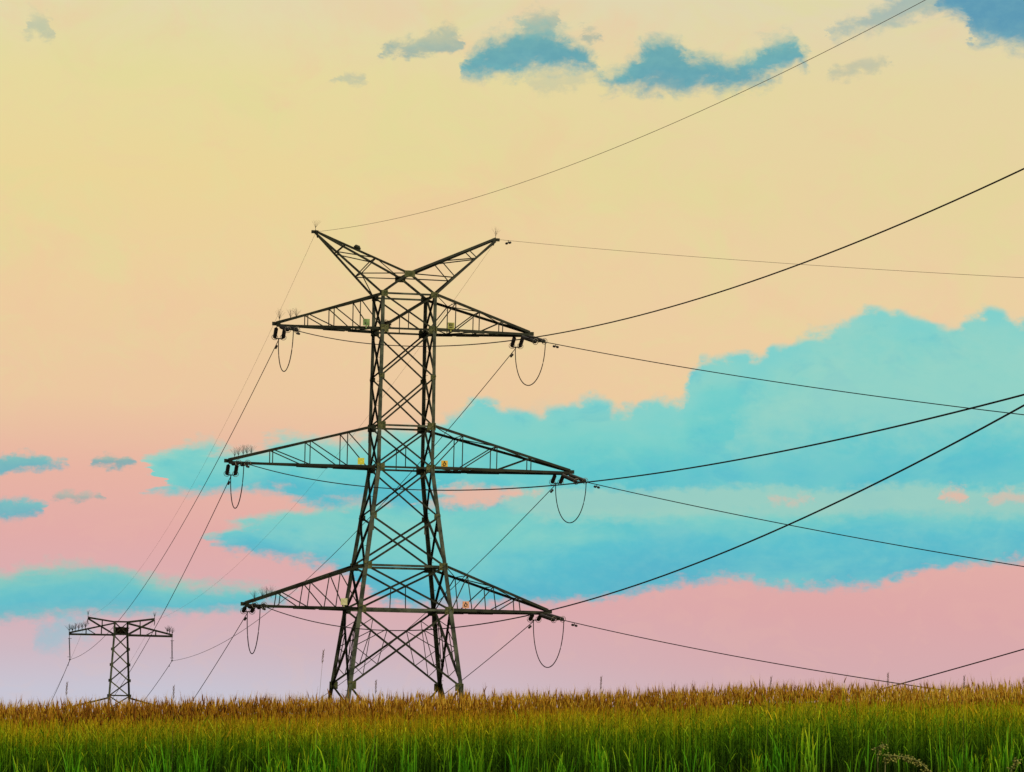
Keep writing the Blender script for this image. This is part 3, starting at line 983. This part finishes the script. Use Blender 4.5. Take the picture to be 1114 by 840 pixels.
for s, hn, zn, (ha, span, za, sla, cva), tmax in ((-1, 166.5, (17.72, -0.09193, 0.00075), (-8.258, 207.5, 17.666, -0.10699, 0.000273), 150),
                                                   (1, 156, (17.74, -0.13951, 0.00028), (-8.517, 206.9, 17.666, -0.10051, 0.000238), 120)):
    P = tw(s * PEAK_L, 0, 0)
    un, ua = heading(hn), heading(ha)
    pn = [P + un * t + Vector((0, 0, zn[0] + zn[1] * t + zn[2] * t * t)) for t in [tmax * i / 90 for i in range(91)]]
    pa = [P + ua * t + Vector((0, 0, za + sla * t + cva * t * t)) for t in [span * i / 70 for i in range(71)]]
    pa[-1] = t2w(s * 2.95, 0, 7.12)
    t = 1.2
    dm = [(P + un * t + Vector((0, 0, zn[0] + zn[1] * t)), un)] if s > 0 else []
    cable('earth_cable', pn, 0.0065, ['faint thin wire from the left peak rising to the top edge', 'faint thin wire from the right peak running nearly level to the right edge'][s > 0],
          'earth wire', 'thin earth wires on the tower peaks', dm, M_EARTH)
    cable('earth_cable', pa, 0.0045, ['faint thin wire from the left peak down to the distant tower\'s left peak', 'faint thin wire from the right peak passing behind to the distant tower\'s right peak'][s > 0],
          'earth wire', 'thin earth wires on the tower peaks', (), M_EARTH)

# far tower: long hanging strings and the spans beyond
for s, zb, ab in ((-1, 3.36, -4.45), (1, 3.46, 4.60)):
    top = t2w(s * 4.55, 0, 5.60)
    bot = t2w(ab, 0, zb)
    root = empty('suspension_insulator', top)
    tag(root, f'long thin hanging insulator under the {SIDE[s]} end of the distant tower\'s crossarm', 'insulator', 'long hanging insulators of the distant tower')
    o = root.location
    tp, bt = top - o, bot - o
    disc_string(MB(), tp - Vector((0, 0, 0.35)), bt + Vector((0, 0, 0.2)), 16, 0.075, 0.03).tube([tp, tp - Vector((0, 0, 0.36))], 0.03, 6).build('insulator_string', M_INS, root)
    for zz in (tp.z - 0.34, bt.z + 0.26):
        MB().tube([A2 * -0.16 + Vector((bt.x * 0.5, bt.y * 0.5, zz)), A2 * 0.16 + Vector((bt.x * 0.5, bt.y * 0.5, zz))], 0.02, 5).build('arcing_horn', M_STEEL, root)
    MB().tube([bt - B2 * 0.25, bt + Vector((0, 0, 0.03)), bt + B2 * 0.25], [0.04, 0.08, 0.04], 8).tube([bt, bt + Vector((0, 0, 0.22))], 0.035, 6).build('suspension_clamp', M_STEEL, root)
    u = heading(-8.5)
    pts = [bot + u * t + Vector((0, 0, -0.096 * t + 0.00022 * t * t)) for t in [150 * i / 30 for i in range(31)]]
    cable('power_cable', pts, 0.026, f'short length of cable dropping to the wheat from the distant tower\'s {SIDE[s]} insulator', 'power cable', 'conductor cables of the power line',
          [(pts[0] + u * 3.5 + Vector((0, 0, -0.34)), u), (pts[0] + u * 2.0 * 0 - u * 2.2 + Vector((0.06, 0, 0.1)), u)][:1])
    pk = t2w(s * 2.95, 0, 7.12)
    pts = [pk + u * t + Vector((0, 0, -0.10 * t + 0.0002 * t * t)) for t in [150 * i / 30 for i in range(31)]]
    cable('earth_cable', pts, 0.008, f'faint thin wire falling beyond the distant tower from its {SIDE[s]} peak', 'earth wire', 'thin earth wires on the tower peaks', (), M_EARTH)

# a cable of another line that dips behind the wheat, lower right
Wp = at(992, 740.7, 104.0)
hx = heading(150)
nrm = Vector((hx.y, -hx.x, 0))


def on_plane(px, py):
    d = ray(px, py)
    k = Wp.dot(nrm) / d.dot(nrm)
    p = d * k
    return (p - Wp).dot(hx), p.z


tz = [on_plane(*q) for q in ((992, 740.7), (1038, 728), (1114, 707))]
co = np.polyfit([a for a, b in tz], [b for a, b in tz], 2)
co[0] = max(co[0], 0.0008)
pts = [Wp + hx * t + Vector((0, 0, co[0] * t * t + co[1] * t + co[2] - Wp.z)) for t in [-5.5 + 80 * i / 60 for i in range(61)]]
cable('power_cable', pts, 0.016, 'lone cable rising from behind the wheat tops to the lower right edge', 'power cable')


# ------------------------------------------------------------------ birds' nests
def nest(c, R, H, n, label):
    c = Vector(c)
    mb = MB()
    for k in range(n):
        a = random.uniform(0, 2 * math.pi)
        zf = random.random()
        rr = R * (0.55 + 0.45 * zf) * random.uniform(0.75, 1.05)
        p = Vector((math.cos(a) * rr, math.sin(a) * rr, zf * H))
        d = Vector((-math.sin(a), math.cos(a), random.uniform(-0.35, 0.35))) + Vector((random.uniform(-.5, .5), random.uniform(-.5, .5), random.uniform(-.2, .2)))
        d.normalize()
        l = R * random.uniform(0.5, 1.0)
        mb.tube([p - d * l * 0.5, p + Vector((0, 0, random.uniform(-.02, .02) * R)), p + d * l * 0.5], R * 0.035, 4)
    # packed middle
    mb.tube([(0, 0, 0.02 * H), (0, 0, 0.3 * H), (0, 0, 0.7 * H), (0, 0, 0.8 * H)], [R * 0.4, R * 0.72, R * 0.8, R * 0.55], 12)
    o = mb.build('bird_nest', M_TWIG)
    o.location = c
    tag(o, label, 'nest', 'twig nests built in the towers')


nest(tw(-WD['U'] + 0.22, -WD['U'] + 0.18, LV['U'] + 0.03), 0.19, 0.26, 150, 'small dark twig nest in the tall tower at its top crossarm')
nest(t2w(0.0, 0, 5.72), 0.66, 0.62, 260, 'bulky dark twig nest inside the head of the distant tower')


# ------------------------------------------------------------------ wheat and grass (too many stalks to count)
def veg_material(name, ramps, spec=0.25, transl=0.25):
    """colour by the kind of plant organ ('organ' 0 stem, 1 leaf, 2 ear) and by height along the stalk: ripeness, plus shade painted low in the wheat"""
    m = bpy.data.materials.new(name)
    m.use_nodes = True
    t = m.node_tree
    b = t.nodes['Principled BSDF']

    def attr(n):
        a = t.nodes.new('ShaderNodeAttribute')
        a.attribute_name = n
        return a.outputs['Fac']

    def rp(src, stops):
        r = t.nodes.new('ShaderNodeValToRGB')
        e = r.color_ramp.elements
        while len(e) < len(stops):
            e.new(0.5)
        for q, (p, c) in zip(e, stops):
            q.position = p
            q.color = tuple(c) + (1,)
        t.links.new(src, r.inputs[0])
        return r.outputs[0]

    def mx(f, a, bb):
        n = t.nodes.new('ShaderNodeMix')
        n.data_type = 'RGBA'
        t.links.new(f, n.inputs[0])
        t.links.new(a, n.inputs[6])
        t.links.new(bb, n.inputs[7])
        return n.outputs[2]

    ripe, rand, organ = attr('ripe'), attr('rand'), attr('organ')
    body = mx(rand, rp(ripe, ramps[0]), rp(ripe, ramps[1]))
    ear = rp(rand, ramps[2])
    g = t.nodes.new('ShaderNodeMath')
    g.operation = 'GREATER_THAN'
    t.links.new(organ, g.inputs[0])
    g.inputs[1].default_value = 1.5
    c = mx(g.outputs[0], body, ear)
    t.links.new(c, b.inputs['Base Color'])
    b.inputs['Roughness'].default_value = 0.65
    b.inputs['Specular IOR Level'].default_value = spec
    tr = t.nodes.new('ShaderNodeBsdfTranslucent')
    t.links.new(c, tr.inputs[0])
    ms = t.nodes.new('ShaderNodeMixShader')
    ms.inputs[0].default_value = transl
    t.links.new(b.outputs[0], ms.inputs[1])
    t.links.new(tr.outputs[0], ms.inputs[2])
    t.links.new(ms.outputs[0], t.nodes['Material Output'].inputs[0])
    return m


def quads_mesh(name, V, Q, attrs, mat):
    me = bpy.data.meshes.new(name)
    me.vertices.add(len(V))
    me.vertices.foreach_set('co', np.ascontiguousarray(V, dtype=np.float32).ravel())
    nq = len(Q)
    me.loops.add(nq * 4)
    me.loops.foreach_set('vertex_index', np.ascontiguousarray(Q, dtype=np.int32).ravel())
    me.polygons.add(nq)
    me.polygons.foreach_set('loop_start', np.arange(0, nq * 4, 4, dtype=np.int32))
    me.update(calc_edges=True)
    for k, a in attrs.items():
        at_ = me.attributes.new(k, 'FLOAT', 'POINT')
        at_.data.foreach_set('value', np.ascontiguousarray(a, dtype=np.float32))
    me.materials.append(mat)
    o = bpy.data.objects.new(name, me)
    COL.objects.link(o)
    return o


class Veg:
    def __init__(self):
        self.V, self.Q, self.A, self.n = [], [], {'ripe': [], 'rand': [], 'organ': []}, 0

    def add(self, V, Q, ripe, rand, organ):
        """V: (N,K,3) vertices of N plants, Q: (F,4) faces of one plant; ripe (N,K); rand (N,)"""
        N, K = V.shape[:2]
        self.V.append(V.reshape(-1, 3))
        self.Q.append((Q[None] + (np.arange(N) * K)[:, None, None] + self.n).reshape(-1, 4))
        self.A['ripe'].append(np.broadcast_to(ripe, (N, K)).ravel())
        self.A['rand'].append(np.repeat(rand, K))
        self.A['organ'].append(np.full(N * K, organ, dtype=np.float32))
        self.n += N * K

    def build(self, name, mat):
        return quads_mesh(name, np.concatenate(self.V), np.concatenate(self.Q), {k: np.concatenate(v) for k, v in self.A.items()}, mat)

    def prism(self, P, R, sides, ripe, rand, organ):
        """tubes along paths P (N,S,3) with radii R (N,S)"""
        N, S = P.shape[:2]
        a = np.arange(sides) * 2 * np.pi / sides
        ph = rng.uniform(0, 6.28, N)
        ang = a[None, :] + ph[:, None]
        off = np.stack([np.cos(ang), np.sin(ang), np.zeros_like(ang)], -1)
        V = P[:, :, None, :] + off[:, None] * R[:, :, None, None]
        V = V.reshape(N, S * sides, 3)
        Q = np.array([(i * sides + j, i * sides + (j + 1) % sides, (i + 1) * sides + (j + 1) % sides, (i + 1) * sides + j) for i in range(S - 1) for j in range(sides)])
        self.add(V, Q, np.repeat(ripe, sides, axis=-1), rand, organ)

    def ribbon(self, P, Wd, ripe, rand, organ):
        """flat blades along P (N,S,3), half widths Wd (N,S), turned any way round the vertical"""
        N, S = P.shape[:2]
        ph = rng.uniform(0, 6.28, N)
        sd = np.stack([np.cos(ph), np.sin(ph), np.zeros(N)], -1)[:, None] * Wd[..., None]
        V = np.stack([P - sd, P + sd], 2).reshape(N, S * 2, 3)
        Q = np.array([(2 * i, 2 * i + 1, 2 * i + 3, 2 * i + 2) for i in range(S - 1)])
        self.add(V, Q, np.repeat(ripe, 2, axis=-1), rand, organ)


def rise_np(x):
    return -0.80 + 0.50 * np.tanh(x * 0.043 / 0.50)


WHEAT = veg_material('ripening_wheat_shaded_base',
                     ([(0.0, (0.018, 0.030, 0.003)), (0.30, (0.032, 0.100, 0.003)), (0.52, (0.068, 0.250, 0.0037)), (0.70, (0.324, 0.413, 0.0063)), (0.80, (0.486, 0.338, 0.0075)), (0.92, (0.270, 0.112, 0.0075))],  # darkest low stops: painted shade inside the crop, and dead lower leaves
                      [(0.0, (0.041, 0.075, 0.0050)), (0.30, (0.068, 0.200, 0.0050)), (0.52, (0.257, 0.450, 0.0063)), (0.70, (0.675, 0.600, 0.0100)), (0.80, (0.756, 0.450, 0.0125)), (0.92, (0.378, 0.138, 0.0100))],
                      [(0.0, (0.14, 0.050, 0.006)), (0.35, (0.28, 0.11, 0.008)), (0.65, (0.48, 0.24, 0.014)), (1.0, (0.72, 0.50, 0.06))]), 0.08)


def wheat(N, x, y, hscale=1.0, veg=None):
    veg = veg or Veg()
    z0 = rise_np(x) + 0.03 * np.sin(x * 2.1 + y) - 0.02
    patch = 0.5 + 0.5 * np.sin(x * 1.3 + np.sin(x * 0.57 + y) * 2) * np.cos(y * 0.9 + x * 0.31)
    H = hscale * (0.80 + 0.043 * rng.standard_normal(N).clip(-2.0, 2.9) + 0.05 * (patch - 0.2))
    green = np.clip(0.5 + 0.5 * np.sin(x * 0.55 - 0.9) + 0.04 * x, 0, 1)          # some patches stay green longer
    rk = (1.06 - 0.30 * green * rng.random(N) + rng.normal(0, 0.05, N))[:, None]
    big = 0.5 + 0.5 * np.sin(x * 0.83 + 1.1) * np.sin(x * 0.37 + y * 0.7 + 0.4)
    rand = np.clip(rng.random(N) * 0.75 + 0.45 * big - 0.1, 0, 1)
    la = rng.uniform(0, 6.28, N)
    lm = np.abs(rng.normal(0.01, 0.045, N))
    lean = np.stack([np.cos(la) * lm, np.sin(la) * lm, np.zeros(N)], -1)

    def path(s):
        s = np.asarray(s)
        q = np.stack([x, y, z0], -1)[:, None] + lean[:, None] * (s ** 2)[None, :, None]
        q[..., 2] += H[:, None] * s[None]
        return q
    sv = np.array([0, 0.3, 0.6, 0.85, 1.0])
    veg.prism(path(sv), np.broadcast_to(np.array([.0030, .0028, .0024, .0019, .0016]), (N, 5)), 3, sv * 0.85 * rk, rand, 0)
    top = path(np.array([1.0]))[:, 0]
    td = 2 * lean + np.array([0, 0, 1.0]) * H[:, None]
    td += np.stack([np.cos(la), np.sin(la), np.zeros(N)], -1) * (np.abs(rng.normal(0, 0.16, N)))[:, None]
    td /= np.linalg.norm(td, axis=1)[:, None]
    EL = rng.uniform(0.050, 0.084, N)
    es = np.array([0, 0.12, 0.4, 0.75, 1.0])
    droop = rng.normal(0, 0.012, (N, 3)) * np.array([1, 1, 0.3])
    EP = top[:, None] + td[:, None] * (EL[:, None] * es)[..., None] + droop[:, None] * (es ** 2)[None, :, None]
    ew = rng.uniform(0.0045, 0.0075, N)
    veg.prism(EP, ew[:, None] * np.array([.3, .9, 1.0, .75, .12]), 4, np.ones((N, 5)), rand, 2)
    # awns
    for k in range(4):
        b = EP[:, 2 + (k % 2)]
        dv = td + rng.normal(0, 0.13, (N, 3))
        dv /= np.linalg.norm(dv, axis=1)[:, None]
        AL = rng.uniform(0.05, 0.085, N)[:, None]
        veg.ribbon(np.stack([b, b + dv * AL], 1), np.broadcast_to(np.array([.0010, .0003]), (N, 2)), np.ones((N, 2)), np.clip(rand + 0.25, 0, 1), 2)
    # leaves
    for k, s0 in enumerate((0.2, 0.38, 0.56, 0.74)):
        s0v = s0 + rng.uniform(-0.07, 0.07, N)
        b = np.stack([x, y, z0], -1) + lean * (s0v ** 2)[:, None]
        b[:, 2] += H * s0v
        a = rng.uniform(0, 6.28, N)
        Lf = rng.uniform(0.14, 0.25, N)
        ls = np.array([0, 0.35, 0.7, 1.0])
        out = np.stack([np.cos(a), np.sin(a), np.zeros(N)], -1)
        up = rng.uniform(0.65, 1.0, N)
        cur = rng.uniform(0.1, 0.85, N)
        LP = b[:, None] + out[:, None] * (Lf[:, None] * ls * 0.45)[..., None]
        LP[..., 2] += Lf[:, None] * (up[:, None] * ls - cur[:, None] * ls ** 2.4)
        lw = rng.uniform(0.003, 0.0052, N)
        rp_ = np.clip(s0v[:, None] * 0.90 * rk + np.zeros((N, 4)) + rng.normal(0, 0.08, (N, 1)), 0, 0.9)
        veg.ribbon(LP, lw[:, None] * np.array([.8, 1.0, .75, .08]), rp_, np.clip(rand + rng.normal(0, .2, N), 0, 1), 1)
    return veg


n1 = 19000
x1 = rng.uniform(-9.5, 9.5, n1)
y1 = 38.6 + 8.0 * rng.random(n1) ** 1.5
n2 = 5000
x2 = np.where(rng.random(n2) < .5, -1, 1) * rng.uniform(9.5, 16, n2)
y2 = 38.6 + 8.0 * rng.random(n2) ** 1.5
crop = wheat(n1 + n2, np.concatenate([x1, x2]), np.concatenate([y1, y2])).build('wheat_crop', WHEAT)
tag(crop, 'ripening wheat with brown ears filling the bottom of the view', 'wheat', kind='stuff')

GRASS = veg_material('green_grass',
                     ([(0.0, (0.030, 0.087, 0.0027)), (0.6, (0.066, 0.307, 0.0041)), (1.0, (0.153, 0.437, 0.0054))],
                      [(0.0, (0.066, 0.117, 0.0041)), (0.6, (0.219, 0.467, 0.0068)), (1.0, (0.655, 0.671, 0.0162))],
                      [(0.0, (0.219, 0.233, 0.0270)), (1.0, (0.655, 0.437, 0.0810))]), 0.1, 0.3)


def grass(N, x, y, hk, wmin, wmax, tone):
    veg = Veg()
    z0 = rise_np(x) + 0.03 * np.sin(x * 2.1 + y) - 0.02
    H = hk * rng.uniform(0.6, 1.0, N)
    a = rng.uniform(0, 6.28, N)
    m = np.abs(rng.normal(0.02, 0.085, N))
    s = np.array([0, 0.25, 0.5, 0.75, 0.92, 1.0])
    P = np.stack([x, y, z0], -1)[:, None] + np.stack([np.cos(a) * m, np.sin(a) * m, np.zeros(N)], -1)[:, None] * (s ** 2)[None, :, None]
    bend = np.abs(rng.normal(0, 0.09, N))
    P[..., 2] += H[:, None] * s - bend[:, None] * s ** 4
    W = rng.uniform(wmin, wmax, N)
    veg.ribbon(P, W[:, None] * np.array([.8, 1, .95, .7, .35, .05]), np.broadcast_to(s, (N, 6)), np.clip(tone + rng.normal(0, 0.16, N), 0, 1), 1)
    return veg


NG, KG = 9500, 420
cx = rng.uniform(-13, 13, KG)
ch_, ct_ = rng.uniform(0.22, 0.74, KG), rng.random(KG) ** 2.0
gi = rng.integers(0, KG, NG)
gxs = cx[gi] + rng.normal(0, 0.05, NG)
bare = np.clip(np.exp(-((gxs - 3.75) / 0.5) ** 2) * 1.1 + 0.75 * (np.sin(gxs * 4.7 + np.sin(gxs * 1.9) * 2) > 0.25), 0, 1)      # thin places in the verge
keep = rng.random(NG) > bare * 0.9
gi, gxs, NG = gi[keep], gxs[keep], int(keep.sum())
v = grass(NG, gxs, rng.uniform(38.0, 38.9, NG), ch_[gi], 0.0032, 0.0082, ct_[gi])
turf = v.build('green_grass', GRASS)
tag(turf, 'tall green grass blades along the edge of the wheat', 'grass', kind='stuff')


# ------------------------------------------------------------------ single plants that stand out
def stray(px, ptop, lean, label, y=38.7, head=0.08, r=0.0019):
    foot = at(px - lean, 800, y)
    x = foot.x
    z0 = ground_z(x, y)
    tip = at(px, ptop, y)
    root = empty('grass_stalk', (x, y, z0))
    tag(root, label, 'grass stalk', 'lone grass stalks above the wheat')
    e = tip - Vector((x, y, z0))
    pts = [Vector((e.x * s ** 2.2, 0, e.z * s)) for s in [i / 10 for i in range(11)]]
    MB().tube(pts, [r * (1.2 - 0.6 * i / 10) for i in range(11)], 5).build('stem', WHEAT_ONE, root)
    mb = MB()
    for k in range(16):
        s = 1 - head / e.z * (k / 16) * 1.6
        p = Vector((e.x * s ** 2.2, 0, e.z * s))
        a = k * 2.4
        mb.tube([p, p + Vector((math.cos(a) * 0.007, math.sin(a) * 0.007, 0.012)), p + Vector((math.cos(a) * 0.009, math.sin(a) * 0.009, 0.03))], [0.001, 0.0028, 0.0005], 4)
    mb.build('seed_head', EAR_ONE, root)


WHEAT_ONE = material('dry_stem', (0.10, 0.10, 0.03), (0.18, 0.14, 0.05), 20, 0.8)
EAR_ONE = material('dry_seed_head', (0.10, 0.055, 0.03), (0.17, 0.10, 0.05), 60, 0.8)
stray(352, 709, 8, 'tallest lone grass stalk, leaning right, just left of the tall tower\'s legs')
stray(189, 748, 1, 'short dark-tipped grass stalk above the wheat right of the distant tower')
stray(73, 744, 4, 'lone grass stalk above the wheat between the left edge and the distant tower')
stray(409, 742, 1, 'upright grass stalk above the wheat between the tall tower\'s legs')
stray(654, 738, 2, 'thin leaning grass stalk above the wheat right of the hanging bottom cable loop')
stray(839, 738, 5, 'lone leaning grass stalk above the wheat midway along the right half')
stray(966, 734, 0, 'dark grass stalk standing where the falling cable meets the wheat')
stray(1049, 737, 1, 'tall seed-headed grass stalk above the wheat nearest the right corner')

M_WEED = material('pale_weed', (0.11, 0.13, 0.015), (0.27, 0.26, 0.045), 30, 0.8)
M_WSTEM = material('weed_stem', (0.10, 0.14, 0.03), (0.2, 0.2, 0.06), 20, 0.8)


def weed(path_px, y, label, leaf=0.03, n=60):
    pts = [at(a, b, y) for a, b in path_px]
    foot = Vector((pts[0].x, y, ground_z(pts[0].x, y)))
    root = empty('weed', foot)
    tag(root, label, 'weed', 'pale weeds at the foot of the wheat')
    P = [Vector((0, 0, 0))] + [p - foot for p in pts]
    MB().tube(P, [0.006] * len(P), 5).build('stem', M_WSTEM, root)
    mb = MB()
    for k in range(n):
        s = random.random() * (len(P) - 2) + 1
        i = min(int(s), len(P) - 2)
        p = P[i].lerp(P[i + 1], s - i) + Vector((random.gauss(0, 0.014), random.gauss(0, 0.02), random.gauss(-0.012, 0.018)))
        d = Vector((random.gauss(0, 1), random.gauss(0, 1), random.gauss(0, 0.7))).normalized()
        e = d.orthogonal().normalized() * leaf * 0.3
        q = len(mb.v)
        mb.v += [p, p + d * leaf * 0.5 + e, p + d * leaf, p + d * leaf * 0.5 - e]
        mb.f.append((q, q + 1, q + 2, q + 3))
    mb.build('foliage', M_WEED, root)


weed([(963, 826), (968, 822), (978, 823), (990, 825), (1000, 829), (1010, 838), (1018, 848)], 37.8, 'pale yellow weed arching over to the right at the bottom right of the grass', 0.03, 260)
weed([(955, 820), (958, 812), (962, 810), (951, 815)], 37.85, 'small pale weed tuft just above the arching yellow weed', 0.024, 70)
weed([(1100, 838), (1104, 830), (1108, 826)], 37.9, 'pale green weed low in the bottom right corner', 0.03, 40)
